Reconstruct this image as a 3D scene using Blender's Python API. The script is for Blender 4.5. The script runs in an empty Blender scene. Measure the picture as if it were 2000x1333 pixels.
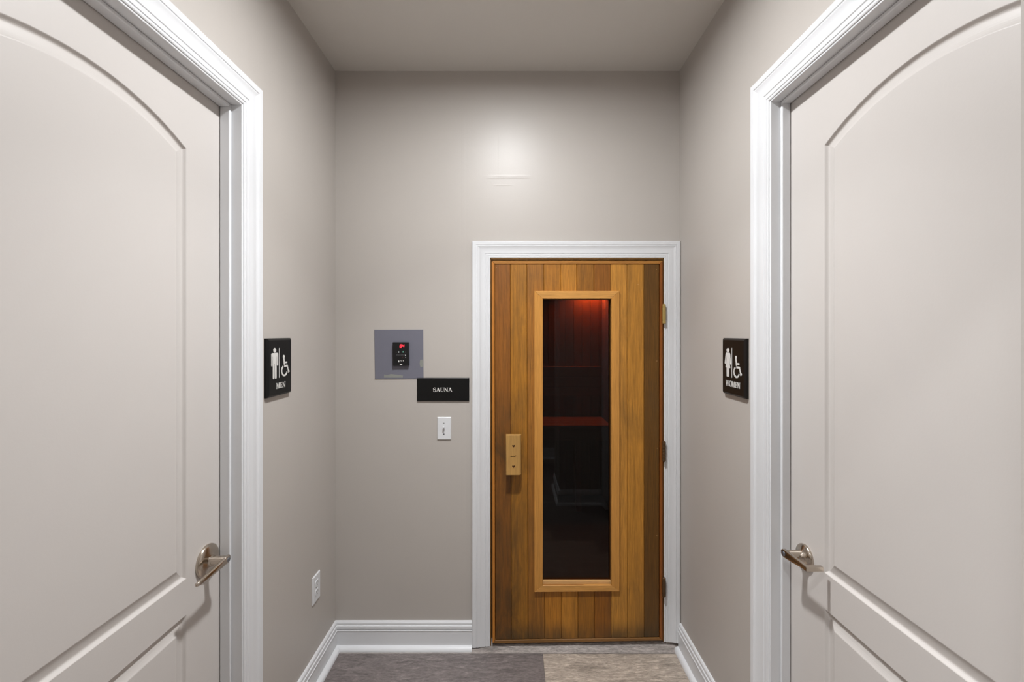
import bpy, bmesh, math, random
from mathutils import Vector, Matrix

random.seed(7)
S = bpy.context.scene
COL = S.collection
PI = math.pi

# ------------------------------------------------------------------ camera
H = 1.525                      # eye height
F = 16.0 / 36.0 * 2000.0       # focal length in photo pixels
cam_d = bpy.data.cameras.new('camera')
cam_d.lens = 16.0
cam_d.sensor_width = 36.0
cam_d.sensor_fit = 'HORIZONTAL'
cam_d.shift_x = -1.0 / 2000.0
cam_d.shift_y = -14.5 / 2000.0
cam_d.clip_start = 0.01
cam_o = bpy.data.objects.new('camera', cam_d)
COL.objects.link(cam_o)
cam_o.location = (0, 0, H)
cam_o.rotation_euler = (PI / 2, 0, 0)
S.camera = cam_o

# ------------------------------------------------------------------ world, exposure
W = bpy.data.worlds.new('world')
S.world = W
W.use_nodes = True
W.node_tree.nodes['Background'].inputs[0].default_value = (1, 0.97, 0.93, 1)
W.node_tree.nodes['Background'].inputs[1].default_value = 0.0
S.view_settings.view_transform = 'Standard'
S.view_settings.look = 'None'
S.view_settings.gamma = 1.0
S.view_settings.use_curve_mapping = False
S.view_settings.exposure = 0.0
S.cycles.use_denoising = True
S.cycles.max_bounces = 14
S.cycles.diffuse_bounces = 8
S.cycles.glossy_bounces = 6
S.cycles.transparent_max_bounces = 12
S.cycles.sample_clamp_indirect = 6.0
LAMP_CORRIDOR = 870.0
FILL_CORRIDOR = 10.0
LAMP_HALL = 380.0
FILL_HALL = 18.0
LAMP_SAUNA = 1500.0


def srgb(r, g, b):
    f = lambda c: ((c / 255.0 + 0.055) / 1.055) ** 2.4 if c > 10 else c / 255.0 / 12.92
    return (f(r), f(g), f(b), 1.0)


# ------------------------------------------------------------------ materials
class NT:
    def __init__(self, name, rough=0.5, spec=0.5, metal=0.0):
        self.m = bpy.data.materials.new(name)
        self.m.use_nodes = True
        self.t = self.m.node_tree
        self.b = self.t.nodes['Principled BSDF']
        self.b.inputs['Roughness'].default_value = rough
        self.b.inputs['Specular IOR Level'].default_value = spec
        self.b.inputs['Metallic'].default_value = metal

    def n(self, kind, **kw):
        nd = self.t.nodes.new(kind)
        for k, v in kw.items():
            if k.startswith('i_'):
                nd.inputs[int(k[2:])].default_value = v
            else:
                setattr(nd, k, v)
        return nd

    def l(self, a, b):
        self.t.links.new(a, b)

    def coords(self, scale=(1, 1, 1)):
        tc = self.n('ShaderNodeTexCoord')
        mp = self.n('ShaderNodeMapping')
        mp.inputs['Scale'].default_value = scale
        self.l(tc.outputs['Object'], mp.inputs['Vector'])
        return mp.outputs['Vector']

    def noise(self, vec, scale, detail=4.0, rough=0.55, dist=0.0):
        nd = self.n('ShaderNodeTexNoise')
        nd.inputs['Scale'].default_value = scale
        nd.inputs['Detail'].default_value = detail
        nd.inputs['Roughness'].default_value = rough
        nd.inputs['Distortion'].default_value = dist
        self.l(vec, nd.inputs['Vector'])
        return nd.outputs['Fac']

    def ramp(self, fac, stops):
        r = self.n('ShaderNodeValToRGB')
        e = r.color_ramp.elements
        while len(e) < len(stops):
            e.new(0.5)
        for k, (p, c) in enumerate(stops):
            e[k].position = p
            e[k].color = c if len(c) == 4 else (*c, 1)
        self.l(fac, r.inputs['Fac'])
        return r.outputs['Color']

    def mix(self, a, b, fac, mode='MIX'):
        m = self.n('ShaderNodeMix', data_type='RGBA', blend_type=mode)
        for sock, v in ((m.inputs[0], fac), (m.inputs[6], a), (m.inputs[7], b)):
            if hasattr(v, 'default_value'):
                self.l(v, sock)
            else:
                sock.default_value = v
        return m.outputs[2]

    def bump(self, height, strength=0.1, dist=0.002):
        bp = self.n('ShaderNodeBump')
        bp.inputs['Strength'].default_value = strength
        bp.inputs['Distance'].default_value = dist
        self.l(height, bp.inputs['Height'])
        self.l(bp.outputs['Normal'], self.b.inputs['Normal'])
        return bp

    def color(self, c):
        if hasattr(c, 'default_value'):
            self.l(c, self.b.inputs['Base Color'])
        else:
            self.b.inputs['Base Color'].default_value = c


def g(v):
    return (v, v, v, 1)


def paint(name, col, rough, spec, tex=1.0, var=0.04, bscale=220.0):
    t = NT(name, rough, spec)
    v = t.coords()
    big = t.noise(v, 2.2, 3.0)
    c = t.mix(tuple(x * (1 - var) for x in col[:3]) + (1,), tuple(min(1, x * (1 + var)) for x in col[:3]) + (1,), big)
    t.color(c)
    t.bump(t.noise(v, bscale, 3.0), 0.10 * tex, 0.002)
    return t.m


M = {}
WALL_C = srgb(177, 171, 165)
M['wall'] = paint('greige satin wall paint', WALL_C, 0.44, 0.35, 1.0)
M['ceiling'] = paint('greige ceiling paint', srgb(205, 201, 195), 0.30, 0.5, 1.0)
M['trim'] = paint('white trim paint', srgb(211, 212, 214), 0.34, 0.45, 0.08, 0.01, 60)
M['door'] = paint('pale taupe door paint', srgb(193, 188, 184), 0.42, 0.4, 0.6, 0.025, 160)


def back_wall_paint():
    # same paint, with a slightly raised, sanded plaster repair above the sauna door
    t = NT('greige satin wall paint with repair', 0.40, 0.42)
    v = t.coords()
    big = t.noise(v, 2.2, 3.0)
    t.color(t.mix(tuple(x * 0.96 for x in WALL_C[:3]) + (1,), tuple(x * 1.04 for x in WALL_C[:3]) + (1,), big))
    sep = t.n('ShaderNodeSeparateXYZ')
    t.l(v, sep.inputs[0])

    def band(sock, c, w):
        a = t.n('ShaderNodeMath', operation='SUBTRACT')
        t.l(sock, a.inputs[0]); a.inputs[1].default_value = c
        b = t.n('ShaderNodeMath', operation='ABSOLUTE'); t.l(a.outputs[0], b.inputs[0])
        m = t.n('ShaderNodeMapRange', interpolation_type='SMOOTHSTEP')
        t.l(b.outputs[0], m.inputs[0])
        m.inputs[1].default_value = w; m.inputs[2].default_value = w * 0.35
        m.inputs[3].default_value = 0.0; m.inputs[4].default_value = 1.0
        return m.outputs[0]

    def mul(a, b):
        m = t.n('ShaderNodeMath', operation='MULTIPLY')
        for k, x in enumerate((a, b)):
            if hasattr(x, 'default_value'):
                t.l(x, m.inputs[k])
            else:
                m.inputs[k].default_value = x
        return m.outputs[0]

    def add(a, b):
        m = t.n('ShaderNodeMath', operation='ADD')
        t.l(a, m.inputs[0]); t.l(b, m.inputs[1])
        return m.outputs[0]
    wob = t.noise(t.coords((1, 1, 7)), 9.0, 4.0, 0.7)
    ridge1 = mul(mul(band(sep.outputs[0], -0.02, 0.13), band(sep.outputs[2], 2.286, 0.012)), wob)
    ridge2 = mul(mul(band(sep.outputs[0], -0.045, 0.055), band(sep.outputs[2], 2.246, 0.0035)), wob)
    seam = mul(band(sep.outputs[0], -0.238, 0.012), 0.12)
    seam2 = mul(mul(band(sep.outputs[0], -0.066, 0.006), band(sep.outputs[2], 2.40, 0.16)), mul(wob, 0.22))
    fine = mul(t.noise(v, 200.0, 3.0), 0.11)
    lump = mul(t.noise(v, 26.0, 2.0), 0.10)
    h = add(add(add(add(ridge1, mul(ridge2, 0.8)), seam), add(fine, lump)), seam2)
    t.bump(h, 0.55, 0.0022)
    return t.m


M['wall_repair'] = back_wall_paint()


def wood(name, scale=1.0, rough=0.5, axis='z', streak=0.5, stain=0.0, base=None, spec=0.35):
    """board colour comes from the 'tone' attribute, grain runs along the axis"""
    t = NT(name, rough, spec)
    k = {'z': (1, 1, 0.035), 'x': (0.05, 1, 1), 'y': (1, 0.05, 1)}[axis]
    v = t.coords(k)
    if base is None:
        at = t.n('ShaderNodeAttribute', attribute_name='tone')
        col = at.outputs['Color']
        off = t.n('ShaderNodeVectorMath', operation='ADD')
        t.l(v, off.inputs[0])
        sc = t.n('ShaderNodeVectorMath', operation='SCALE')
        t.l(at.outputs['Color'], sc.inputs[0]); sc.inputs[3].default_value = 37.0
        t.l(sc.outputs[0], off.inputs[1])
        v = off.outputs[0]
    else:
        col = base
    fine = t.noise(v, 260 * scale, 5.0, 0.7, 0.25)
    wide = t.noise(v, 42 * scale, 4.0, 0.6, 0.5)
    f1 = t.ramp(fine, [(0.34, g(0.40)), (0.66, g(1.36))])
    f2 = t.ramp(wide, [(0.26, g(0.58)), (0.50, g(1.0)), (0.75, g(1.18))])
    c = t.mix(col, f1, streak, 'MULTIPLY')
    c = t.mix(c, f2, streak * 1.1, 'MULTIPLY')
    if stain:
        v2 = t.coords((1, 1, 0.45))
        blot = t.noise(v2, 5.5, 6.0, 0.68, 0.5)
        c = t.mix(c, srgb(74, 58, 36), t.ramp(blot, [(0.50, g(0)), (0.72, g(stain))]))
        # hand grime and damp staining low on the handle side, with ragged edges
        sp = t.n('ShaderNodeSeparateXYZ')
        t.l(t.coords(), sp.inputs[0])

        def fade(sock, lo, hi):
            mr = t.n('ShaderNodeMapRange', interpolation_type='SMOOTHSTEP')
            t.l(sock, mr.inputs[0])
            mr.inputs[1].default_value = hi; mr.inputs[2].default_value = lo
            mr.inputs[3].default_value = 0.0; mr.inputs[4].default_value = 1.0
            return mr.outputs[0]

        def times(a_, b_):
            mm = t.n('ShaderNodeMath', operation='MULTIPLY')
            t.l(a_, mm.inputs[0]); t.l(b_, mm.inputs[1])
            return mm.outputs[0]
        rag = t.ramp(t.noise(t.coords((1, 1, 0.3)), 9.0, 6.0, 0.7, 0.8), [(0.32, g(0.15)), (0.62, g(0.85))])
        c = t.mix(c, srgb(70, 50, 24), times(times(fade(sp.outputs[0], -0.36, -0.14), fade(sp.outputs[2], 0.8, 1.45)), rag))
        c = t.mix(c, srgb(64, 52, 34), times(fade(sp.outputs[2], 0.02, 0.13), rag))
    t.color(c)
    t.bump(fine, 0.15, 0.0008)
    return t.m


M['cedar'] = wood('cedar door boards', 1.0, 0.5, 'z', 0.55, 0.4)
M['cedar_trim'] = wood('cedar frame vertical grain', 1.0, 0.42, 'z', 0.35)
M['cedar_trim_x'] = wood('cedar frame cross grain', 1.0, 0.42, 'x', 0.35)
M['pine'] = wood('pale pine handle', 1.2, 0.45, 'z', 0.32, base=srgb(172, 132, 74))
M['jamb_wood'] = wood('brown jamb wood', 1.0, 0.6, 'z', 0.5, base=srgb(112, 80, 38))
M['sauna_wood'] = wood('dark sauna cedar', 1.0, 0.6, 'z', 0.6)
M['bench_wood'] = wood('sauna bench wood', 1.0, 0.5, 'x', 0.5, base=srgb(150, 96, 58))


def floor_mat():
    t = NT('grey brown vinyl plank', 0.42, 0.4)
    at = t.n('ShaderNodeAttribute', attribute_name='tone')
    v0 = t.coords((0.16, 1, 1))
    off = t.n('ShaderNodeVectorMath', operation='ADD')
    sc = t.n('ShaderNodeVectorMath', operation='SCALE')
    t.l(at.outputs['Color'], sc.inputs[0]); sc.inputs[3].default_value = 61.0
    t.l(v0, off.inputs[0]); t.l(sc.outputs[0], off.inputs[1])
    v = off.outputs[0]
    a = t.noise(v, 30, 9.0, 0.80, 3.0)
    b = t.noise(v, 260, 4.0, 0.8, 0.4)
    k = t.noise(v, 8, 3.0, 0.5, 3.5)
    c = t.mix(at.outputs['Color'], t.ramp(a, [(0.34, g(0.40)), (0.47, g(0.92)), (0.55, g(1.05)), (0.66, g(1.95))]), 0.80, 'MULTIPLY')
    c = t.mix(c, t.ramp(b, [(0.36, g(0.50)), (0.64, g(1.50))]), 0.75, 'MULTIPLY')
    c = t.mix(c, t.ramp(k, [(0.28, g(0.50)), (0.40, g(1.0)), (0.64, g(1.0)), (0.74, g(1.45))]), 0.65, 'MULTIPLY')
    t.color(c)
    t.bump(b, 0.12, 0.001)
    return t.m


M['floor'] = floor_mat()


def simple(name, col, rough=0.5, spec=0.5, metal=0.0, var=0.06, scale=30, bump=0.05):
    t = NT(name, rough, spec, metal)
    v = t.coords()
    f = t.noise(v, scale, 3.0)
    t.color(t.mix(tuple(x * (1 - var) for x in col[:3]) + (1,), tuple(min(1, x * (1 + var)) for x in col[:3]) + (1,), f))
    if bump:
        t.bump(t.noise(v, scale * 8, 2.0), bump, 0.0006)
    return t.m


M['nickel'] = simple('satin nickel', srgb(192, 181, 168), 0.2, 0.5, 1.0, 0.05, 120, 0.03)
M['nickel_dark'] = simple('keyway metal', srgb(150, 158, 172), 0.3, 0.5, 1.0, 0.05, 200, 0)
M['black_hole'] = simple('dark recess', srgb(22, 20, 18), 0.8, 0.1)
M['sign'] = simple('black sign plastic', srgb(12, 12, 12), 0.42, 0.25, 0, 0.1, 60, 0.05)
M['sign_brown'] = simple('dark brown sign plastic', srgb(20, 15, 12), 0.42, 0.25, 0, 0.1, 60, 0.05)
M['silver'] = simple('silver lettering', srgb(206, 204, 200), 0.5, 0.4, 0.0, 0.04, 80, 0)
M['white_lettering'] = simple('white lettering', srgb(232, 230, 226), 0.5, 0.4, 0.0, 0.03, 80, 0)
M['grey_plate'] = simple('blue grey plate paint', srgb(108, 108, 119), 0.5, 0.4, 0, 0.05, 14, 0.05)
M['patch'] = simple('grey green filler', srgb(133, 135, 128), 0.7, 0.3, 0, 0.05, 60, 0.05)
M['black_plastic'] = simple('black control plastic', srgb(10, 10, 11), 0.3, 0.4, 0, 0.1, 90, 0)
M['plate_white'] = simple('white wall plate plastic', srgb(211, 212, 214), 0.34, 0.5, 0, 0.01, 40, 0)
M['plate_grey'] = simple('grey plate screw', srgb(120, 120, 118), 0.6, 0.3, 0, 0.02, 40, 0)  # plain grey for the plate screws
M['outlet_slot'] = simple('outlet slot', srgb(70, 68, 66), 0.6, 0.2, 0, 0.02, 40, 0)
M['brass'] = simple('aged brass', srgb(190, 166, 104), 0.42, 0.5, 0.75, 0.1, 90, 0.05)
M['bronze'] = simple('dark bronze hinge', srgb(92, 70, 48), 0.5, 0.5, 0.6, 0.15, 120, 0.1)
M['burnt'] = simple('burnt dark engraving', srgb(58, 32, 14), 0.7, 0.2, 0, 0.1, 100, 0)
M['grey_ink'] = simple('grey printed ink', srgb(84, 84, 86), 0.5, 0.3, 0, 0.02, 60, 0)


def emit(name, col, s):
    t = NT(name, 0.4, 0.3)
    t.color((0.01, 0.01, 0.01, 1))
    t.b.inputs['Emission Color'].default_value = col
    t.b.inputs['Emission Strength'].default_value = s
    return t.m


M['led_red'] = emit('red display segment', (1.0, 0.03, 0.05, 1), 2.6)
M['led_white'] = emit('white indicator', (1.0, 1.0, 1.0, 1), 0.8)
M['led_green'] = emit('green white indicator', (0.35, 1.0, 0.75, 1), 0.75)
M['led_dim'] = emit('dim indicator', (1.0, 0.9, 0.9, 1), 0.22)
M['led_faint_red'] = emit('faint red indicator', (1.0, 0.05, 0.05, 1), 0.06)
M['lens'] = emit('corridor lamp lens', (0.97, 0.985, 1.0, 1), LAMP_CORRIDOR)
M['lens_hall'] = emit('hall lamp lens', (0.97, 0.985, 1.0, 1), LAMP_HALL)
M['bulb_red'] = emit('red sauna bulb', (1.0, 0.27, 0.07, 1), LAMP_SAUNA)


def glass_mat():
    m = bpy.data.materials.new('dark tinted glass')
    m.use_nodes = True
    nt = m.node_tree
    nt.nodes.remove(nt.nodes['Principled BSDF'])
    out = nt.nodes['Material Output']
    tr = nt.nodes.new('ShaderNodeBsdfTransparent')
    no = nt.nodes.new('ShaderNodeTexNoise')
    no.inputs['Scale'].default_value = 3.0
    rp = nt.nodes.new('ShaderNodeValToRGB')
    rp.color_ramp.elements[0].color = (0.36, 0.31, 0.27, 1)
    rp.color_ramp.elements[1].color = (0.40, 0.34, 0.30, 1)
    nt.links.new(no.outputs['Fac'], rp.inputs['Fac'])
    nt.links.new(rp.outputs['Color'], tr.inputs['Color'])
    gl = nt.nodes.new('ShaderNodeBsdfGlossy')
    gl.inputs['Roughness'].default_value = 0.005
    fr = nt.nodes.new('ShaderNodeFresnel')
    fr.inputs['IOR'].default_value = 1.5
    mx = nt.nodes.new('ShaderNodeMixShader')
    dim = nt.nodes.new('ShaderNodeMath')
    dim.operation = 'MULTIPLY'
    dim.inputs[1].default_value = 0.6
    nt.links.new(fr.outputs[0], dim.inputs[0])
    nt.links.new(dim.outputs[0], mx.inputs[0])
    nt.links.new(tr.outputs[0], mx.inputs[1])
    nt.links.new(gl.outputs[0], mx.inputs[2])
    nt.links.new(mx.outputs[0], out.inputs['Surface'])
    return m


M['glass'] = glass_mat()


# ------------------------------------------------------------------ mesh builder
class MB:
    def __init__(self):
        self.v, self.f, self.c = [], [], []     # c: one tone per face
        self.tone = (1, 1, 1)
        self.step, self.count = 0.0, 0

    def face(self, idx):
        self.f.append(tuple(idx)); self.c.append(self.tone)

    def vs(self, pts):
        b = len(self.v)
        self.v += [tuple(p) for p in pts]
        return list(range(b, b + len(pts)))

    def box(self, x0, x1, y0, y1, z0, z1):
        i = self.vs([(x, y, z) for z in (z0, z1) for y in (y0, y1) for x in (x0, x1)])
        for q in ((0, 2, 3, 1), (4, 5, 7, 6), (0, 1, 5, 4), (2, 6, 7, 3), (0, 4, 6, 2), (1, 3, 7, 5)):
            self.face([i[k] for k in q])
        return self

    def prism(self, poly, fn, d0, d1):
        """poly: 2-D outline, fn(a, b, d) -> 3-D point, extruded from depth d0 to d1"""
        n = len(poly)
        if self.step:                      # keeps overlapping strokes from lying in one plane
            d1 = d1 + self.step * self.count
            self.count += 1
        lo = self.vs([fn(a, b, d0) for a, b in poly])
        hi = self.vs([fn(a, b, d1) for a, b in poly])
        self.face(lo[::-1]); self.face(hi)
        for k in range(n):
            j = (k + 1) % n
            self.face((lo[k], lo[j], hi[j], hi[k]))
        return self

    def loft(self, rings, cap=True, closed=True):
        idx = [self.vs(r) for r in rings]
        n = len(rings[0])
        for a, b in zip(idx, idx[1:]):
            for k in range(n if closed else n - 1):
                j = (k + 1) % n
                self.face((a[k], a[j], b[j], b[k]))
        if cap:
            self.face(idx[0][::-1]); self.face(idx[-1])
        return self

    def lathe(self, origin, axis, prof, n=32):
        """prof: list of (distance along axis, radius)"""
        ax = Vector(axis).normalized()
        u = ax.orthogonal().normalized(); w = ax.cross(u)
        rings = []
        for d, r in prof:
            c = Vector(origin) + ax * d
            rings.append([c + (u * math.cos(2 * PI * k / n) + w * math.sin(2 * PI * k / n)) * max(r, 1e-5) for k in range(n)])
        return self.loft(rings)

    def build(self, name, mat, parent=None, loc=(0, 0, 0), smooth=False, bevel=0.0, seg=2, angle=35):
        me = bpy.data.meshes.new(name)
        L = Vector(loc)
        me.from_pydata([tuple(Vector(p) - L) for p in self.v], [], self.f)
        bm = bmesh.new(); bm.from_mesh(me)
        bmesh.ops.recalc_face_normals(bm, faces=bm.faces)
        bm.to_mesh(me); bm.free()
        ca = me.color_attributes.new('tone', 'FLOAT_COLOR', 'CORNER')
        for p, c in zip(me.polygons, self.c):
            for li in p.loop_indices:
                ca.data[li].color = (*c[:3], 1)
        me.materials.append(mat)
        o = bpy.data.objects.new(name, me)
        COL.objects.link(o)
        if parent is not None:
            o.parent = parent
        else:
            o.location = loc
        if bevel:
            md = o.modifiers.new('bevel', 'BEVEL')
            md.width = bevel; md.segments = seg; md.limit_method = 'ANGLE'; md.angle_limit = math.radians(40)
            smooth = True
        if smooth:
            for p in me.polygons:
                p.use_smooth = True
            try:
                me.set_sharp_from_angle(angle=math.radians(angle))
            except Exception:
                pass
        return o


def root(name, loc):
    o = bpy.data.objects.new(name, None)
    o.empty_display_size = 0.1
    o.location = loc
    COL.objects.link(o)
    return o


def tag(o, label, cat, group=None, kind=None):
    o['label'] = label
    o['category'] = cat
    if group:
        o['group'] = group
    if kind:
        o['kind'] = kind
    return o


def structure(o, label, cat):
    return tag(o, label, cat, None, 'structure')


# ------------------------------------------------------------------ plan (metres)
YB = 2.209            # sauna wall
XL, XR = -0.860, 0.810
ZC = 2.800
YF = 0.376            # wall with the opening the camera stands in
XO = 0.420            # half width of that opening
YH = -0.10            # hall side of that wall
YHB = -1.10           # far hall wall
XH = 2.20

# left (men) and right (women) door openings: far edge of the jamb, near edge, top
LJ, LN = 1.437, 0.520
RJ, RN = 1.418, 0.500
ZJ = 2.247
XDL, XDR = -0.920, 0.862          # faces of the two restroom doors
# sauna opening
SX0, SX1, SZ = -0.1084, 0.7345, 1.891
TW = 0.12

# ------------------------------------------------------------------ structure: shell
mb = MB()
GP = 0.0007                  # half the joint between planks
rows = [(1.986, 2.166, [(-1.07, 0.1435), (0.1435, 1.36)], [srgb(111, 103, 101), srgb(160, 148, 136)])]
for y0, y1, spans, tones in rows:
    for (a, b), tn in zip(spans, tones):
        mb.tone = tn
        i = mb.vs([(a + GP, y0 + GP, 0), (b - GP, y0 + GP, 0), (b - GP, y1 - GP, 0), (a + GP, y1 - GP, 0)])
        mb.face(i)
ga, gb = -0.200, XR          # the last strip rises slightly towards the sauna sill
mb.tone = srgb(141, 133, 128)
i = mb.vs([(-1.0, 2.166, 0), (ga, 2.166, 0), (ga, 2.346, 0), (-1.0, 2.346, 0)]); mb.face(i)
za, zb = .0165, .0335
N_ = 16
for k in range(N_):
    xa, xb = ga + (gb - ga) * k / N_, ga + (gb - ga) * (k + 1) / N_
    ha, hb = za + (zb - za) * k / N_, za + (zb - za) * (k + 1) / N_
    i = mb.vs([(xa, 2.172, 0), (xb, 2.172, 0), (xb, 2.226, hb), (xa, 2.226, ha), (xa, 2.346, ha), (xb, 2.346, hb), (xa, 2.1667, 0), (xb, 2.1667, 0)])
    mb.face(i[:4]); mb.face([i[3], i[2], i[5], i[4]]); mb.face([i[6], i[7], i[1], i[0]])
i = mb.vs([(ga, 2.172, 0), (ga, 2.226, za), (ga, 2.226, 0)]); mb.face(i)
y1 = 1.986
pal = [srgb(116, 107, 104), srgb(152, 141, 131), srgb(133, 124, 119), srgb(143, 131, 122), srgb(122, 113, 109)]
while y1 > YHB - 0.2:
    y0 = y1 - 0.18
    x = -2.4 - random.random() * 1.1
    while x < 2.4:
        mb.tone = random.choice(pal)
        a, b = max(x, -2.4), min(x + 1.214, 2.4)
        if b > a:
            i = mb.vs([(a + GP, y0 + GP, 0), (b - GP, y0 + GP, 0), (b - GP, y1 - GP, 0), (a + GP, y1 - GP, 0)])
            mb.face(i)
        x += 1.214
    y1 = y0
mb.tone = srgb(52, 47, 45)
mb.box(-2.4, 2.4, -1.3, 2.346, -0.08, -0.002)
structure(mb.build('floor', M['floor']), 'grey brown wood look plank floor of the corridor', 'floor')

structure(MB().box(-2.4, 2.4, -1.3, YB + TW, ZC, ZC + 0.1).build('ceiling', M['ceiling']),
          'greige painted ceiling above the sauna corridor', 'ceiling')

mb = MB()
mb.box(XL - 0.2, SX0 - 0.006, YB, YB + TW, 0, ZC)
mb.box(SX1 + 0.012, XR + 0.2, YB, YB + TW, 0, ZC)
mb.box(SX0 - 0.006, SX1 + 0.012, YB, YB + TW, SZ + 0.004, ZC)
structure(mb.build('wall_back', M['wall_repair']), 'greige end wall around the wooden sauna door', 'wall')

mb = MB()
mb.box(XL - TW, XL, YF, LN - 0.02, 0, ZC)
mb.box(XL - TW, XL, LJ + 0.02, YB, 0, ZC)
mb.box(XL - TW, XL, LN - 0.02, LJ + 0.02, ZJ + 0.02, ZC)
structure(mb.build('wall_left', M['wall']), 'greige side wall holding the MEN sign', 'wall')

mb = MB()
mb.box(XR, XR + TW, YF, RN - 0.02, 0, ZC)
mb.box(XR, XR + TW, RJ + 0.02, YB, 0, ZC)
mb.box(XR, XR + TW, RN - 0.02, RJ + 0.02, ZJ + 0.02, ZC)
structure(mb.build('wall_right', M['wall']), 'greige side wall holding the WOMEN sign', 'wall')

mb = MB()
mb.box(-XH, -XO - 0.02, YH, YF, 0, ZC)
mb.box(XO, XH, YH, YF, 0, ZC)
mb.box(-XO - 0.02, XO, 0.27, YF, 2.17, ZC)
structure(mb.build('wall_front', M['wall']), 'greige wall corner at the right edge of the photo', 'wall')

mb = MB()
mb.box(-XH - 0.1, XH + 0.1, YHB - 0.1, YHB, 0, ZC)
mb.box(-XH - 0.1, -XH, YHB, YH, 0, ZC)
mb.box(XH, XH + 0.1, YHB, YH, 0, ZC)
structure(mb.build('wall_hall', M['wall']), 'greige hall wall behind the viewer', 'wall')


# ------------------------------------------------------------------ trim: casings and jambs
CAS = [(0, 0), (0, .0085), (.0025, .0100), (.0065, .0100), (.0080, .0080), (.0098, .0078), (.0112, .0102), (.0205, .0112),
       (.0220, .0096), (.0240, .0094), (.0262, .0118), (.034, .0124), (.042, .0128), (.050, .0146), (.058, .0180), (.0635, .0198),
       (.0655, .0178), (.0680, .0176), (.0700, .0200), (.0740, .0208), (.0860, .0208), (.0892, .0190), (.0900, .0160), (.0900, 0)]


def casing(fn, a0, a1, ztop, wa0, wa1, wt, zb0=0.0, zb1=0.0):
    """mitred architrave round an opening a0..a1; fn(a, z, out) -> point"""
    rings = []
    for a, z, sa, sz, w in ((a0, zb0, -1, 0, wa0), (a0, ztop, -1, 1, wa0), (a1, ztop, 1, 1, wa1), (a1, zb1, 1, 0, wa1)):
        rings.append([fn(a + sa * u / .09 * w, z + sz * u / .09 * wt, v) for u, v in CAS])
    m = MB()
    m.loft(rings)
    return m


# left door trim
def left_fn(a, z, d):
    return (XL + d, a, z)


def right_fn(a, z, d):
    return (XR - d, a, z)


def back_fn(a, z, d):
    return (a, YB - d, z)


def door_trim(name, side, J, N, xw, xd, label):
    s = 1 if side == 'left' else -1           # direction from the wall into the corridor
    fn = left_fn if side == 'left' else right_fn
    r = root(name, (xw, (J + N) / 2, 0))
    L = r.location
    structure(r, label, 'door trim')
    casing(fn, N - 0.006, J + 0.006, ZJ + 0.006, 0.09, 0.09, 0.09).build('casing', M['trim'], r, L, smooth=True, angle=25)
    m = MB()
    xa, xb = sorted((xw + s * 0.006, xw - s * TW))
    m.box(xa, xb, J, J + 0.019, 0, ZJ + 0.019)
    m.box(xa, xb, N - 0.019, N, 0, ZJ + 0.019)
    m.box(xa, xb, N, J, ZJ, ZJ + 0.019)
    m.build('jamb', M['trim'], r, L, bevel=0.002)
    m = MB()
    st = 0.0105
    xa, xb = sorted((xd + s * 0.0015, xd + s * (0.0335 if side == 'left' else 0.0285)))
    m.box(xa, xb, J - st, J, 0, ZJ)
    m.box(xa, xb, N, N + st, 0, ZJ)
    m.box(xa, xb, N + st, J - st, ZJ - st, ZJ)
    m.build('door_stop', M['trim'], r, L, bevel=0.003)
    return r


door_trim('trim_1', 'left', LJ, LN, XL, XDL, 'white moulded casing around the pale door beside the MEN sign')
door_trim('trim_2', 'right', RJ, RN, XR, XDR, 'white moulded casing around the pale door beside the WOMEN sign')

r = root('trim_3', (0.31, YB, 0))
structure(r, 'white moulded casing around the wooden sauna door', 'door trim')
casing(back_fn, SX0, SX1 - 0.002, SZ, 0.0865, XR - SX1, 0.080, 0.012, 0.034).build('casing', M['trim'], r, r.location, smooth=True, angle=25)
m = MB()
m.box(SX0 - 0.004, SX0 + 0.0045, YB - 0.006, YB + TW, 0.012, SZ)
m.box(SX1 - 0.0055, SX1 + 0.010, YB - 0.006, YB + TW, 0.034, SZ)
m.box(SX0, SX1, YB - 0.006, YB + TW, SZ - 0.007, SZ + 0.002)
m.box(SX0, SX0 + 0.026, YB + 0.045, YB + 0.07, 0.012, SZ)      # stop behind the leaf
m.box(SX1 - 0.026, SX1, YB + 0.045, YB + 0.07, 0.034, SZ)
m.box(SX0, SX1, YB + 0.045, YB + 0.07, SZ - 0.03, SZ)
m.build('jamb', M['jamb_wood'], r, r.location)

# ------------------------------------------------------------------ baseboards
BASE = [(0, 0), (.0135, 0), (.0135, .0870), (.0160, .0895), (.0160, .0920), (.0105, .0945), (.0105, .0965), (.0140, .0990), (.0135, .1120),
        (.0090, .1140), (.0085, .1160), (.0105, .1185), (.0095, .1270), (.0055, .1325), (0, .1330)]
SHOE = [(.0120, 0)] + [(.0130 + 0.021 * math.cos(t * PI / 16), 0.021 * math.sin(t * PI / 16)) for t in range(0, 9)] + [(.0120, .021)]


def run(points, prof, k, side):
    """one straight piece k of a mitred run along XY points; side=+1 puts the moulding left of the travel direction"""
    def nrm(i):
        d = (Vector(points[i + 1]) - Vector(points[i])).normalized()
        return Vector((-d.y, d.x)) * side

    def ring(i):
        ns = [nrm(j) for j in (i - 1, i) if 0 <= j < len(points) - 1]
        if len(ns) == 2:
            b = ns[0] + ns[1]
            off = b * (2 / b.length_squared)
        else:
            off = ns[0]
        return [(points[i][0] + off.x * d, points[i][1] + off.y * d, z) for d, z in prof]
    m = MB()
    m.loft([ring(k), ring(k + 1)])
    return m


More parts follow.
